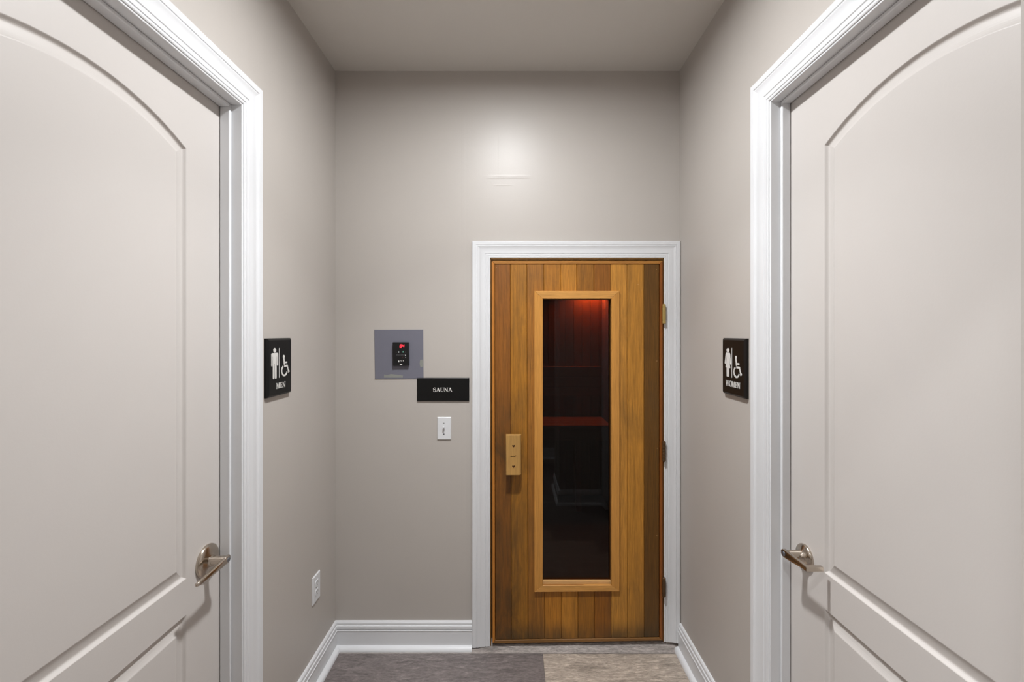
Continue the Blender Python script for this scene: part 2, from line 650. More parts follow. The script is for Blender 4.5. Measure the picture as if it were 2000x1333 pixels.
pts_l = [(XL, LJ + 0.096), (XL, YB), (SX0 - 0.0865, YB)]
for k, (nm, lb) in enumerate((('baseboard_left', 'white moulded baseboard below the outlet and MEN sign'),
                              ('baseboard_back', 'white moulded baseboard left of the sauna door casing'))):
    mid = (Vector(pts_l[k]) + Vector(pts_l[k + 1])) / 2
    o = run(pts_l, BASE, k, -1).build(nm, M['trim'], None, (mid.x, mid.y, 0), smooth=True, angle=25)
    structure(o, lb, 'baseboard')
    run(pts_l, SHOE, k, -1).build('shoe_moulding', M['trim'], o, (mid.x, mid.y, 0), smooth=True, angle=25)
pts_r = [(XR, YB - 0.021), (XR, RJ + 0.096)]
mid = (Vector(pts_r[0]) + Vector(pts_r[1])) / 2
o = run(pts_r, BASE, 0, -1).build('baseboard_right', M['trim'], None, (mid.x, mid.y, 0), smooth=True, angle=25)
structure(o, 'white moulded baseboard under the WOMEN sign', 'baseboard')
run(pts_r, SHOE, 0, -1).build('shoe_moulding', M['trim'], o, (mid.x, mid.y, 0), smooth=True, angle=25)
# behind the viewer; seen mirrored in the sauna window
pts_f = [(0.795, YF), (XO, YF), (XO, YH), (XH, YH)]
m, ms = MB(), MB()
for k in range(3):
    for src, dst in ((run(pts_f, BASE, k, -1), m), (run(pts_f, SHOE, k, -1), ms)):
        b = len(dst.v); dst.v += src.v; dst.f += [tuple(i + b for i in f) for f in src.f]; dst.c += src.c
o = m.build('baseboard_front', M['trim'], smooth=True, angle=25)
structure(o, 'white baseboard on the wall corner behind the viewer', 'baseboard')
ms.build('shoe_moulding', M['trim'], o, smooth=True, angle=25)
o = run([(-XH, YHB), (XH, YHB)], BASE, 0, 1).build('baseboard_hall', M['trim'], smooth=True, angle=25)
structure(o, 'white baseboard on the hall wall behind the viewer', 'baseboard')
run([(-XH, YHB), (XH, YHB)], SHOE, 0, 1).build('shoe_moulding', M['trim'], o, smooth=True, angle=25)


# ------------------------------------------------------------------ restroom doors
PROF = [(0, 0), (.0010, .0004), (.0022, .0016), (.0045, .0046), (.0065, .0068), (.0085, .0080), (.0105, .0083), (.0125, .0082), (.0165, .0076), (.0215, .0066), (.0265, .0053), (.0310, .0037), (.0345, .0022), (.0370, .0009), (.0385, .0003), (.0400, 0.0)]


def offset_poly(poly, d):
    n = len(poly)
    out = []
    for k in range(n):
        p0, p1, p2 = Vector(poly[k - 1]), Vector(poly[k]), Vector(poly[(k + 1) % n])
        d1, d2 = (p1 - p0).normalized(), (p2 - p1).normalized()
        n1, n2 = Vector((-d1.y, d1.x)), Vector((-d2.y, d2.x))
        b = n1 + n2
        out.append(p1 + b * (2 / b.length_squared) * d)
    return out


def leaf_mesh(fn, width, height, z0, stile, zr_lo, zr_hi, z_spring, sag, z_bot):
    """door leaf with an arched upper and a square lower raised panel; fn(s, z, depth): s runs from the latch edge"""
    s0, s1 = stile, width - stile
    hw, cx = (s1 - s0) / 2, (s0 + s1) / 2
    R = (hw * hw + sag * sag) / (2 * sag)
    a = math.asin(hw / R)
    N = 56
    zc = z_spring - (R - sag)

    def arched(d):                     # outline of the arched panel, inset by d
        r_ = R - d
        a_ = math.asin((hw - d) / r_)
        return [(s0 + d, zr_hi + d), (s1 - d, zr_hi + d)] + [(cx + r_ * math.sin(a_ - 2 * a_ * k / N), zc + r_ * math.cos(a_ - 2 * a_ * k / N)) for k in range(N + 1)]

    def square(d):
        return [(s0 + d, z_bot + d), (s1 - d, z_bot + d), (s1 - d, zr_lo - d), (s0 + d, zr_lo - d)]
    upper, lower = arched(0), square(0)
    bm = bmesh.new()
    rect = [(0, z0), (width, z0), (width, height), (0, height)]

    def loop(poly, depth):
        return [bm.verts.new(fn(p[0], p[1], depth)) for p in poly]

    def flat(pts):
        bm.faces.new(loop(pts, 0))
    # stiles, rails and the arched head piece
    flat([(0, z0), (s0, z0), (s0, height), (0, height)])
    flat([(s1, z0), (width, z0), (width, height), (s1, height)])
    flat([(s0, z0), (s1, z0), (s1, z_bot), (s0, z_bot)])
    flat([(s0, zr_lo), (s1, zr_lo), (s1, zr_hi), (s0, zr_hi)])
    arc = upper[2:]
    for p, q in zip(arc, arc[1:]):
        flat([p, q, (q[0], height), (p[0], height)])
    vr = loop(rect, 0)
    rings = [(fo, loop(fo(0), 0)) for fo in (arched, square)]
    for fo, vs in rings:
        prev = vs
        for d, dep in PROF[1:]:
            cur = loop(fo(d), dep)
            for k in range(len(cur)):
                j = (k + 1) % len(cur)
                bm.faces.new((prev[k], prev[j], cur[j], cur[k]))
            prev = cur
        bm.faces.new(prev)
    vb = loop(rect, 0.044)
    for k in range(4):
        j = (k + 1) % 4
        bm.faces.new((vr[j], vr[k], vb[k], vb[j]))
    bm.faces.new(vb[::-1])
    outw = (Vector(fn(0, 0, -1)) - Vector(fn(0, 0, 0))).normalized()
    bm.normal_update()
    back = set(vb)
    for f in bm.faces:
        if not any(v in back for v in f.verts) and f.normal.dot(outw) < 0:
            f.normal_flip()
    return bm


def bm_object(bm, name, mat, parent, loc):
    L = Vector(loc)
    for v in bm.verts:
        v.co -= L
    me = bpy.data.meshes.new(name)
    bm.to_mesh(me); bm.free()
    me.materials.append(mat)
    o = bpy.data.objects.new(name, me)
    COL.objects.link(o)
    o.parent = parent
    return o


# ---- MEN door
yl = 1.4345
r1 = root('door_1', (XDL, yl - 0.44, 0))
structure(r1, 'pale two panel arched door beside the MEN sign, with a straight lever', 'door')
bm_object(leaf_mesh(lambda s, z, d: (XDL - d, yl - s, z), yl - LN - 0.003, 2.243, 0.012, 0.150, 0.732, 0.833, 2.047, 0.076, 0.25),
          'door_leaf', M['door'], r1, r1.location)
LH = Vector((XDL, 1.368, 0.842))
rose = MB()
rose.lathe(LH, (1, 0, 0), [(0, .0480), (.003, .0490), (.007, .0480), (.0105, .044), (.0135, .034), (.0150, .022), (.0165, .0165), (.022, .0150)], 48)
rose = rose.build('lever_rose', M['nickel'], r1, r1.location, smooth=True, angle=50)
rose['label'] = 'round satin nickel rose'


def rrect(c, hy, hz, x, n=6, k=0.9):
    """super-ellipse section in the plane x = const"""
    out = []
    for i in range(24):
        t = 2 * PI * i / 24
        cy, cz = math.cos(t), math.sin(t)
        out.append((x, c[0] + hy * math.copysign(abs(cy) ** k, cy), c[1] + hz * math.copysign(abs(cz) ** k, cz)))
    return out


m = MB()
m.loft([rrect((LH.y - 0.004, LH.z + 0.004), a, b, LH.x + d, k=0.5) for d, a, b in ((.014, .0125, .0125), (.020, .0105, .0105), (.045, .0100, .0105), (.064, .0105, .0112), (.0665, .0090, .0098))])


def sect(y, x, z, hx, hz, k=0.8):
    out = []
    for i in range(24):
        t = 2 * PI * i / 24
        a, b = math.cos(t), math.sin(t)
        out.append((x + hx * math.copysign(abs(a) ** k, a), y, z + hz * math.copysign(abs(b) ** k, b)))
    return out


xs = XDL + 0.060
m.loft([sect(LH.y + 0.0125, xs, .8460, .003, .006), sect(LH.y + 0.011, xs, .8460, .0060, .0100), sect(LH.y, xs, .8455, .0072, .0115),
        sect(LH.y - .03, xs + .001, .8435, .0068, .0105), sect(LH.y - .06, xs + .001, .8410, .0062, .0088), sect(LH.y - .09, xs - .001, .8385, .0058, .0074),
        sect(LH.y - .116, xs - .004, .8365, .0054, .0064), sect(LH.y - .123, xs - .005, .8360, .0040, .0048), sect(LH.y - .1255, xs - .0052, .8358, .001, .0012)])
m.build('lever', M['nickel'], rose, r1.location, smooth=True, angle=60)
m = MB()
m.lathe((xs + .0060, LH.y - .001, .8455), (1, 0, 0), [(0, .0068), (.0022, .0066), (.003, .0054)], 24)
m.build('key_cylinder', M['nickel_dark'], rose, r1.location, smooth=True, angle=40)

# ---- WOMEN door
yr = 1.4155
r2 = root('door_2', (XDR, yr - 0.44, 0))
structure(r2, 'pale two panel arched door beside the WOMEN sign, with a bent return lever', 'door')
bm_object(leaf_mesh(lambda s, z, d: (XDR + d, yr - s, z), yr - RN - 0.003, 2.243, 0.012, 0.157, 0.765, 0.864, 2.046, 0.076, 0.28),
          'door_leaf', M['door'], r2, r2.location)
RH = Vector((XDR, 1.338, 0.868))
rose = MB()
rose.lathe(RH, (-1, 0, 0), [(0, .0365), (.003, .0375), (.006, .0370), (.0085, .0345), (.0100, .0280), (.0125, .0230), (.0170, .0175), (.022, .0160), (.024, .0135)], 48)
rose = rose.build('lever_rose', M['nickel'], r2, r2.location, smooth=True, angle=50)
rose['label'] = 'small round satin nickel rose'
m = MB()
m.lathe((RH.x, RH.y, .877), (-1, 0, 0), [(.016, .0115), (.022, .0108), (.056, .0108), (.064, .0108)], 32)
xs = XDR - 0.060


def bar(y, x, z, hx, hz, k=0.35):
    return sect(y, x, z, hx, hz, k)


m.loft([bar(RH.y + .0125, xs, .878, .004, .004, .8), bar(RH.y + .0115, xs, .878, .0060, .0085, .6), bar(RH.y + .006, xs, .878, .0062, .0112), bar(RH.y, xs, .878, .0062, .0115),
        bar(RH.y - .04, xs, .880, .0058, .0094), bar(RH.y - .080, xs, .884, .0054, .0068), bar(RH.y - .098, xs, .8845, .0052, .0062)])
ye = RH.y - .098
m.loft([[(x, ye - .0055, .8845 - h), (x, ye + .0055, .8845 - h), (x, ye + .0055, .8845 + h), (x, ye - .0055, .8845 + h)]
        for x, h in ((xs - .0050, .0056), (xs - .0035, .0062), (xs + .02, .0060), (xs + .0415, .0058), (xs + .0425, .0052))])
m.build('lever', M['nickel'], rose, r2.location, smooth=True, angle=40)
m = MB()
m.lathe((xs - .0058, RH.y, .878), (-1, 0, 0), [(0, .0075), (.0018, .0072), (.0026, .0060)], 24)
m.build('key_cylinder', M['nickel_dark'], rose, r2.location, smooth=True, angle=40)

# ------------------------------------------------------------------ sauna door
YD = 2.200
KX = YD / F


def sx(px):
    return (px - 1001) * KX


def sz(py):
    return H - (py - 652) * KX


r3 = root('door_3', ((sx(960) + sx(1294)) / 2, YD, 0.03))
structure(r3, 'cedar plank sauna door with a tall dark window and block handle', 'door')
L3 = r3.location
edges_top = [966.0, 996.8, 1028.9, 1062, 1095, 1126.2, 1160, 1192.5, 1225, 1257.8, 1287.6]
edges_bot = [967.5, 999.0, 1031.6, 1063.8, 1096.7, 1129, 1161.5, 1194, 1226, 1258.3, 1287.6]
tones = [srgb(134, 82, 26), srgb(160, 106, 32), srgb(148, 96, 34), srgb(166, 108, 34), srgb(174, 116, 40), srgb(144, 93, 28), srgb(134, 82, 23), srgb(182, 126, 50), srgb(172, 118, 44), srgb(100, 66, 20)]
# window opening in pixels
WX0, WX1, WY0, WY1 = 1056.0, 1198.0, 580.0, 1146.0
zt, zb_l, zb_r = sz(516), sz(1250.5), sz(1245.5)
m = MB()


def board(poly_px, y0=YD, y1=YD + 0.040, bev=0.0022, gap=0.0004):
    pts = [(sx(a), sz(b)) for a, b in poly_px]
    pts = [tuple(p) for p in offset_poly(pts[::-1], gap)]
    ins = offset_poly(pts, bev) if (Vector(pts[1]) - Vector(pts[0])).length > 0.004 else pts
    rings = [[(a, y1, z) for a, z in pts], [(a, y0 + bev, z) for a, z in pts], [(p[0], y0, p[1]) for p in ins]]
    m.loft(rings)


def lerp(a, b, t):
    return a + (b - a) * t


for k in range(10):
    m.tone = tones[k]
    lt, rt, lb, rb = edges_top[k], edges_top[k + 1], edges_bot[k], edges_bot[k + 1]
    bl = lerp(1250.5, 1245.5, (lb - 967) / 320); br = lerp(1250.5, 1245.5, (rb - 967) / 320)
    at = lambda y, a, b: lerp(a, b, (y - 516) / (1250 - 516))
    if rt <= WX0 + 1 or lt >= WX1 - 1:                      # full height boards beside the window
        board([(lt, 516), (rt, 516), (rb, br), (lb, bl)])
    elif lt < WX0:                                          # notched round the left window edge
        board([(lt, 516), (rt, 516), (at(WY0, rt, rb), WY0), (WX0, WY0), (WX0, WY1), (at(WY1, rt, rb), WY1), (rb, br), (lb, bl)])
    elif rt > WX1:
        board([(lt, 516), (rt, 516), (rb, br), (lb, bl), (at(WY1, lt, lb), WY1), (WX1, WY1), (WX1, WY0), (at(WY0, lt, lb), WY0)])
    else:
        board([(lt, 516), (rt, 516), (at(WY0, rt, rb), WY0), (at(WY0, lt, lb), WY0)])
        board([(at(WY1, lt, lb), WY1), (at(WY1, rt, rb), WY1), (rb, br), (lb, bl)])
m.build('plank_panel', M['cedar'], r3, L3)
# edge strips round the leaf
m = MB()
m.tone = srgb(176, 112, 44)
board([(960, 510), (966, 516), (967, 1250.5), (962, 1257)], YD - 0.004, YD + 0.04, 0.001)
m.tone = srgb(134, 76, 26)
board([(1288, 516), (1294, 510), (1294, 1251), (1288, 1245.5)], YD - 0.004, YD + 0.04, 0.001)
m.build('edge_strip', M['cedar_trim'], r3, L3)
m = MB()
m.tone = srgb(166, 112, 50)
board([(960, 510), (1294, 510), (1288, 516), (966, 516)], YD - 0.004, YD + 0.04, 0.001)
m.build('edge_strip', M['cedar_trim_x'], r3, L3)
m = MB()
m.tone = srgb(128, 90, 48)
board([(967, 1250.5), (1288, 1245.5), (1294, 1251), (962, 1257)], YD - 0.004, YD + 0.04, 0.001)
m.build('edge_strip', M['cedar_trim_x'], r3, L3)

# window frame (mitred)
YFm = YD - 0.013


def fx(px):
    return (px - 1001) * YFm / F


def fz(py):
    return H - (py - 652) * YFm / F


o_ = [(fx(1043.8), fz(1157.3)), (fx(1210.2), fz(1155.8)), (fx(1210.2), fz(568.8)), (fx(1043.8), fz(568.8))]
i_ = [(fx(1060.0), fz(1144.5)), (fx(1194.0), fz(1144.0)), (fx(1194.0), fz(584.0)), (fx(1060.0), fz(584.0))]


def frame_piece(k):
    j = (k + 1) % 4
    q = [o_[k], o_[j], i_[j], i_[k]]
    q2 = offset_poly(q, 0.0012)
    m.loft([[(a, YD + 0.001, z) for a, z in q], [(a, YFm + 0.0012, z) for a, z in q], [(p[0], YFm, p[1]) for p in q2]])
    # reveal lining down to the glass
    q3 = [i_[k], i_[j], (i_[j][0] * 1.0, i_[j][1]), i_[k]]


m = MB()
m.tone = srgb(188, 132, 62)
frame_piece(1); frame_piece(3)
fr = m.build('window_frame', M['cedar_trim'], r3, L3)
m = MB()
m.tone = srgb(196, 142, 74)
frame_piece(0); frame_piece(2)
m.build('window_frame', M['cedar_trim_x'], r3, L3)
# lining of the window opening, with a paler sill bead
m = MB()
ix0, ix1, iz0, iz1 = fx(1060), fx(1194), fz(1144.2), fz(584)
m.tone = srgb(150, 100, 46)
m.box(ix0 - 0.008, ix0, YFm + 0.002, YD + 0.055, iz0, iz1)
m.box(ix1, ix1 + 0.008, YFm + 0.002, YD + 0.055, iz0, iz1)
m.box(ix0 - 0.008, ix1 + 0.008, YFm + 0.002, YD + 0.055, iz1, iz1 + 0.008)
m.box(ix0 - 0.008, ix1 + 0.008, YFm + 0.002, YD + 0.055, iz0 - 0.008, iz0)
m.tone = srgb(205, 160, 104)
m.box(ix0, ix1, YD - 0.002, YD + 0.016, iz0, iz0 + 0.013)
m.build('glazing_bead', M['cedar_trim_x'], r3, L3)
MB().box(ix0, ix1, YD + 0.018, YD + 0.024, iz0 + 0.001, iz1).build('window_pane', M['glass'], r3, L3)['label'] = 'dark tinted glass'

# block handle, held off the door by two spacers
YHn = YD - 0.050


def hx(px):
    return (px - 1001) * YHn / F


def hz(py):
    return H - (py - 652) * YHn / F


m = MB()
x0, x1, z0, z1 = hx(988.2), hx(1018.2), hz(929), hz(850.6)
m.prism([(x0, YHn + 0.002), (x0 + 0.002, YHn), (x1 - 0.012, YHn), (x1 - 0.004, YHn + 0.005), (x1, YHn + 0.014), (x1, YHn + 0.026), (x0, YHn + 0.026)],
        lambda a, b, d: (a, b, d), z0, z1)
hd = m.build('pull_handle', M['pine'], r3, L3, bevel=0.0012)
hd['label'] = 'pale wooden block pull handle'
m = MB()
cx = (x0 + x1) / 2
for zz in (z0 + 0.035, z1 - 0.035):
    m.box(cx - 0.014, cx + 0.014, YHn + 0.026, YD + 0.002, zz - 0.016, zz + 0.016)
m.build('spacer', M['pine'], hd, L3)
for py in (872, 911.8):
    m = MB()
    c0 = (hx(1003.1), hz(py))
    pts = []
    for k in range(28):
        t = 2 * PI * k / 28
        pts.append((c0[0] + 0.00043 * 16 * math.sin(t) ** 3, c0[1] + 0.00043 * (13 * math.cos(t) - 5 * math.cos(2 * t) - 2 * math.cos(3 * t) - math.cos(4 * t))))
    m.prism(pts, lambda a, b, d: (a, d, b), YHn - 0.0004, YHn + 0.002)
    m.build('heart_inlay', M['burnt'], hd, L3)
# burnt-in slanted mark between the hearts
m = MB()


def stroke(mb_, pts, w, fn, d0, d1):
    P = [Vector(p) for p in pts]
    ws = w if isinstance(w, (list, tuple)) else [w] * len(P)
    left, right = [], []
    for k, p in enumerate(P):
        a = P[max(k - 1, 0)]; b = P[min(k + 1, len(P) - 1)]
        d = (b - a).normalized(); n = Vector((-d.y, d.x))
        left.append(p + n * ws[k] / 2); right.append(p - n * ws[k] / 2)
    for k in range(len(P) - 1):
        mb_.prism([tuple(left[k]), tuple(left[k + 1]), tuple(right[k + 1]), tuple(right[k])], fn, d0, d1)


ox, oz, un = hx(996.6), hz(892.3), 0.0262
mark = [([(0.02, .02), (.10, .16), (.17, .20), (.15, .04), (.21, .03)], .055), ([(.23, .20), (.21, .02), (.29, .03)], .05), ([(.32, .02), (.36, .20), (.42, .18), (.41, .03)], .05),
        ([(.45, .03), (.49, .20), (.55, .18), (.54, .04), (.60, .10), (.64, .20), (.68, .17), (.66, .03)], .05), ([(.72, .10), (.80, .14), (.78, .21), (.73, .15), (.74, .04), (.84, .06)], .045),
        ([(.88, .30), (.87, .04)], .05), ([(.80, .23), (1.02, .27)], .05)]
for pts, w in mark:
    stroke(m, [(ox + a * un + b * un * 0.25, oz - 0.002 + b * un) for a, b in pts], w * un, lambda a, b, d: (a, d, b), YHn - 0.0003, YHn + 0.001)
m.build('burnt_mark', M['burnt'], hd, L3)


# hinges
def hinge(py0, py1, mat, ornate, label):
    Yh = 2.187
    x = (1296.9 - 1001) * Yh / F
    za, zb = H - (py1 - 652) * Yh / F, H - (py0 - 652) * Yh / F
    h = zb - za
    m_ = MB()
    if ornate:
        prof = [(0, .003), (.003, .0055)]
        for k in range(6):
            a = 0.004 + (h - 0.008) * k / 6; b = 0.004 + (h - 0.008) * (k + 1) / 6
            prof += [(a + .0008, .0080), ((a + b) / 2, .0085), (b - .0008, .0080), (b, .0058)]
        prof += [(h - .002, .005), (h, .002)]
    else:
        prof = [(0, .0060), (.001, .0085), (.014, .0085), (.0145, .0068), (.0165, .0068), (.017, .0085), (h - .0165, .0085), (h - .016, .0068),
                (h - .014, .0068), (h - .0135, .0083), (h - .002, .0078), (h, .0055)]
    m_.lathe((x, Yh, za), (0, 0, 1), prof, 24)
    o_h = m_.build('hinge', mat, r3, L3, smooth=True, angle=40)
    o_h['label'] = label
    m_ = MB()
    m_.box(x - 0.004, x + 0.0015, Yh, YD + 0.03, za + 0.006, zb - 0.006)
    m_.build('hinge_leaf', mat, o_h, L3)


hinge(594.5, 632.5, M['brass'], False, 'bright brass top hinge')
hinge(861.5, 903.0, M['bronze'], True, 'dark bronze middle hinge')
hinge(1129.0, 1166.0, M['bronze'], False, 'dark bronze bottom hinge')
# small pale nail dots along the hinge side board
m = MB()
for px, py in ((1282.5, 527), (1283, 705.5), (1283.5, 876), (1283, 1047), (1246.2, 555.5), (969.5, 523), (1006, 524), (1253.6, 567)):
    m.lathe((sx(px), YD - 0.0004, sz(py)), (0, 1, 0), [(0, .0012), (.001, .0016)], 10)
m.build('nail_head', simple('pale nail', srgb(200, 160, 110), 0.4), r3, L3)


# ------------------------------------------------------------------ lettering
def ell(cx_, cz_, a, b, t0, t1, n=28):
    return [(cx_ + a * math.cos(lerp(t0, t1, k / n)), cz_ + b * math.sin(lerp(t0, t1, k / n))) for k in range(n + 1)]


def quad(x0_, x1_, z0_, z1_):
    return [(x0_, z0_), (x1_, z0_), (x1_, z1_), (x0_, z1_)]


def glyph(ch):
    """serif capitals, cap height 1: list of polygons and the advance width"""
    T, t = 0.17, 0.075
    sf = 0.05
    foot = lambda c, w, z: quad(c - w / 2, c + w / 2, z, z + sf) if z == 0 else quad(c - w / 2, c + w / 2, 1 - sf, 1)
    dg = lambda xa, za, xb, zb, w: [(xa - w / 2, za), (xa + w / 2, za), (xb + w / 2, zb), (xb - w / 2, zb)]
    P = []
    if ch == 'M':
        P = [quad(.10, .10 + t, 0, 1), quad(.82, .82 + T, 0, 1), dg(.15, 1, .52, 0, T), dg(.52, 0, .86, 1, t),
             foot(.14, .26, 0), foot(.905, .36, 0), foot(.10, .22, 1), foot(.94, .26, 1)]
        return P, 1.14
    if ch == 'E':
        P = [quad(.12, .12 + T, 0, 1), quad(.03, .66, 0, sf), quad(.03, .63, 1 - sf, 1), quad(.12, .52, .48, .54), quad(.49, .53, .38, .64),
             [(.62, 0), (.70, .26), (.66, .26), (.58, .05)], [(.58, 1), (.65, 1), (.65, .76), (.61, .76)]]
        return P, .78
    if ch == 'N':
        P = [quad(.12, .12 + t, 0, 1), quad(.74, .74 + t, 0, 1), dg(.15, 1, .76, 0, T), foot(.155, .28, 0), foot(.78, .28, 1), foot(.12, .22, 1)]
        return P, .96
    if ch == 'A':
        P = [dg(.12, 0, .42, 1, t), dg(.42, 1, .76, 0, T), quad(.22, .64, .32, .38), foot(.12, .28, 0), foot(.76, .34, 0)]
        return P, .90
    if ch == 'U':
        P = [quad(.12, .12 + T, .3, 1), quad(.70, .70 + t, .32, 1), foot(.205, .36, 1), foot(.735, .28, 1)]
        o = ell(.45, .32, .33, .33, PI, 2 * PI); i = ell(.475, .32, .22, .26, PI, 2 * PI)
        for k in range(len(o) - 1):
            P.append([o[k], o[k + 1], i[k + 1], i[k]])
        return P, .90
    if ch == 'O':
        o = ell(.47, .5, .43, .52, 0, 2 * PI, 40); i = ell(.47, .5, .25, .46, 0, 2 * PI, 40)
        return [[o[k], o[k + 1], i[k + 1], i[k]] for k in range(40)], .94
    if ch == 'W':
        P = [dg(.14, 1, .40, 0, T), dg(.40, 0, .64, 1, t), dg(.62, 1, .88, 0, T), dg(.88, 0, 1.12, 1, t), foot(.14, .34, 1), foot(.62, .30, 1), foot(1.13, .26, 1)]
        return P, 1.24
    if ch == 'S':
        c = ell(.36, .745, .245, .245, math.radians(20), math.radians(235), 22)
        c2 = ell(.37, .265, .265, .265, math.radians(65), math.radians(-160), 22)
        path = c + c2
        n = len(path)
        for k in range(n - 1):
            wa = lambda q: .075 + .10 * math.exp(-((q / n - .5) / .20) ** 2)
            p, q = Vector(path[k]), Vector(path[k + 1])
            d = (q - p).normalized(); nn = Vector((-d.y, d.x))
            P.append([tuple(p + nn * wa(k) / 2), tuple(q + nn * wa(k + 1) / 2), tuple(q - nn * wa(k + 1) / 2), tuple(p - nn * wa(k) / 2)])
        P += [quad(.56, .61, .70, .98), quad(.10, .15, .02, .32)]
        return P, .74
    return P, .4


def lettering(text, fn, ca, cb, cap, width, d0, d1):
    m_ = MB()
    m_.step = 6e-6
    total = sum(glyph(c)[1] for c in text)
    k = width / total
    x = ca - width / 2
    for c in text:
        P, adv = glyph(c)
        for poly in P:
            m_.prism([(x + a * k, cb - cap / 2 + b * cap) for a, b in poly], fn, d0, d1)
        x += adv * k
    return m_


def disc(ca, cb, ra, rb, n=24):
    return ell(ca, cb, ra, rb, 0, 2 * PI * (n - 1) / n, n - 1)


def man_icon(m_, fn, ca, z0, hgt, w, d0, d1):
    sA, sZ = w / .42, hgt
    q = lambda pts: m_.prism([(ca + a * sA, z0 + b * sZ) for a, b in pts], fn, d0, d1)
    q(disc(0, .922, .085, .078))
    q([(-.21, .80), (-.19, .825), (-.155, .835), (.155, .835), (.19, .825), (.21, .80), (.21, .72), (-.21, .72)])
    for s in (-1, 1):
        q([(s * .135, .74), (s * .21, .74), (s * .21, .44), (s * .195, .415), (s * .155, .415), (s * .138, .44)])
        q([(s * .012, .5), (s * .115, .5), (s * .115, .03), (s * .095, 0), (s * .035, 0), (s * .014, .03)])
    q([(-.115, .48), (.115, .48), (.115, .76), (-.115, .76)])


def woman_icon(m_, fn, ca, z0, hgt, w, d0, d1):
    sA, sZ = w / .42, hgt
    q = lambda pts: m_.prism([(ca + a * sA, z0 + b * sZ) for a, b in pts], fn, d0, d1)
    q(disc(0, .922, .09, .078))
    q([(-.10, .835), (.10, .835), (.145, .80), (.155, .74), (-.155, .74), (-.145, .80)])
    for s in (-1, 1):
        q([(s * .085, .76), (s * .150, .78), (s * .21, .46), (s * .17, .43), (s * .145, .46)])
        q([(s * .012, .36), (s * .085, .36), (s * .080, .02), (s * .06, 0), (s * .025, 0), (s * .012, .02)])
    q([(-.085, .78), (.085, .78), (.085, .62), (.155, .31), (-.155, .31), (-.085, .62)])


def wheel_icon(m_, fn, ca, z0, hgt, w, d0, d1):
    f2 = lambda p: (ca + (p[0] - .5) * w / .86, z0 + p[1] * hgt)
    q = lambda pts: m_.prism([f2(p) for p in pts], fn, d0, d1)
    q(disc(.36, .925, .088, .075))

    def st(pts, wd):
        P = [Vector(p) for p in pts]
        for a, b in zip(P, P[1:]):
            d = (b - a).normalized(); n = Vector((-d.y, d.x)) * wd / 2
            q([tuple(a + n), tuple(b + n), tuple(b - n), tuple(a - n)])
        for p in P[1:-1]:
            q(disc(p.x, p.y, wd / 2, wd / 2, 12))
    q([(.30, .86), (.42, .86), (.47, .56), (.36, .56)])
    st([(.38, .655), (.69, .655)], .075)
    st([(.40, .50), (.71, .50), (.83, .20), (.92, .245)], .085)
    arc = ell(.42, .29, .31, .255, math.radians(118), math.radians(342), 30)
    arc_i = ell(.42, .29, .225, .175, math.radians(118), math.radians(342), 30)
    for k in range(30):
        q([arc[k], arc[k + 1], arc_i[k + 1], arc_i[k]])


# ------------------------------------------------------------------ signs
def plate(fn, a0, a1, z0, z1, th, bev):
    m_ = MB()
    o = [(a0, z0), (a1, z0), (a1, z1), (a0, z1)]
    i = [(a0 + bev, z0 + bev), (a1 - bev, z0 + bev), (a1 - bev, z1 - bev), (a0 + bev, z1 - bev)]
    m_.loft([[fn(a, z, 0.0) for a, z in o], [fn(a, z, th * 0.55) for a, z in o], [fn(a, z, th) for a, z in i]])
    return m_


def restroom_sign(name, fn, origin, word, label, far_first, material):
    a0, a1, z0, z1 = -0.085, 0.085, 1.300, 1.508
    r = root(name, origin)
    tag(r, label, 'sign', 'restroom signs')
    th = 0.014
    plate(fn, a0, a1, z0, z1, th, 0.007).build('sign_plate', material, r, origin)
    d0, d1 = th - 0.0005, th + 0.0009
    if word == 'MEN':
        m_ = MB(); m_.step = 8e-6; man_icon(m_, fn, -0.043, 1.364, 0.110, 0.046, d0, d1)
        m_.build('man_symbol', M['silver'], r, origin)
        dv, wc, ww, tc, tw = -0.011, 0.032, 0.064, 0.001, 0.066
    else:
        m_ = MB(); m_.step = 8e-6; woman_icon(m_, fn, -0.036, 1.366, 0.106, 0.049, d0, d1)
        m_.build('woman_symbol', M['silver'], r, origin)
        dv, wc, ww, tc, tw = -0.006, 0.035, 0.062, 0.001, 0.108
    m_ = MB(); m_.prism(quad(dv - .0015, dv + .0015, 1.365, 1.473), fn, d0, d1)
    m_.build('divider_line', M['silver'], r, origin)
    m_ = MB(); m_.step = 8e-6; wheel_icon(m_, fn, wc, 1.364, 0.082, ww, d0, d1)
    m_.build('wheelchair_symbol', M['silver'], r, origin)
    lettering(word, fn, tc, 1.337 if word == 'MEN' else 1.342, 0.0205, tw, d0, d1).build('lettering', M['silver'], r, origin)
    return r


yc_l, yc_r = 1.661, 1.645
restroom_sign('restroom_sign', lambda a, z, d: (XL + d, yc_l + a, z), (XL, yc_l, 1.300), 'MEN',
              'black sign reading MEN with a standing man and wheelchair symbol', False, M['sign'])
restroom_sign('restroom_sign', lambda a, z, d: (XR - d, yc_r - a, z), (XR, yc_r, 1.300), 'WOMEN',
              'dark sign reading WOMEN with a woman in a dress and wheelchair symbol', True, M['sign_brown'])

KB = (YB - 0.008) / F


def bx(px, d=0.008):
    return (px - 1001) * (YB - d) / F


def bz(py, d=0.008):
    return H - (py - 652) * (YB - d) / F


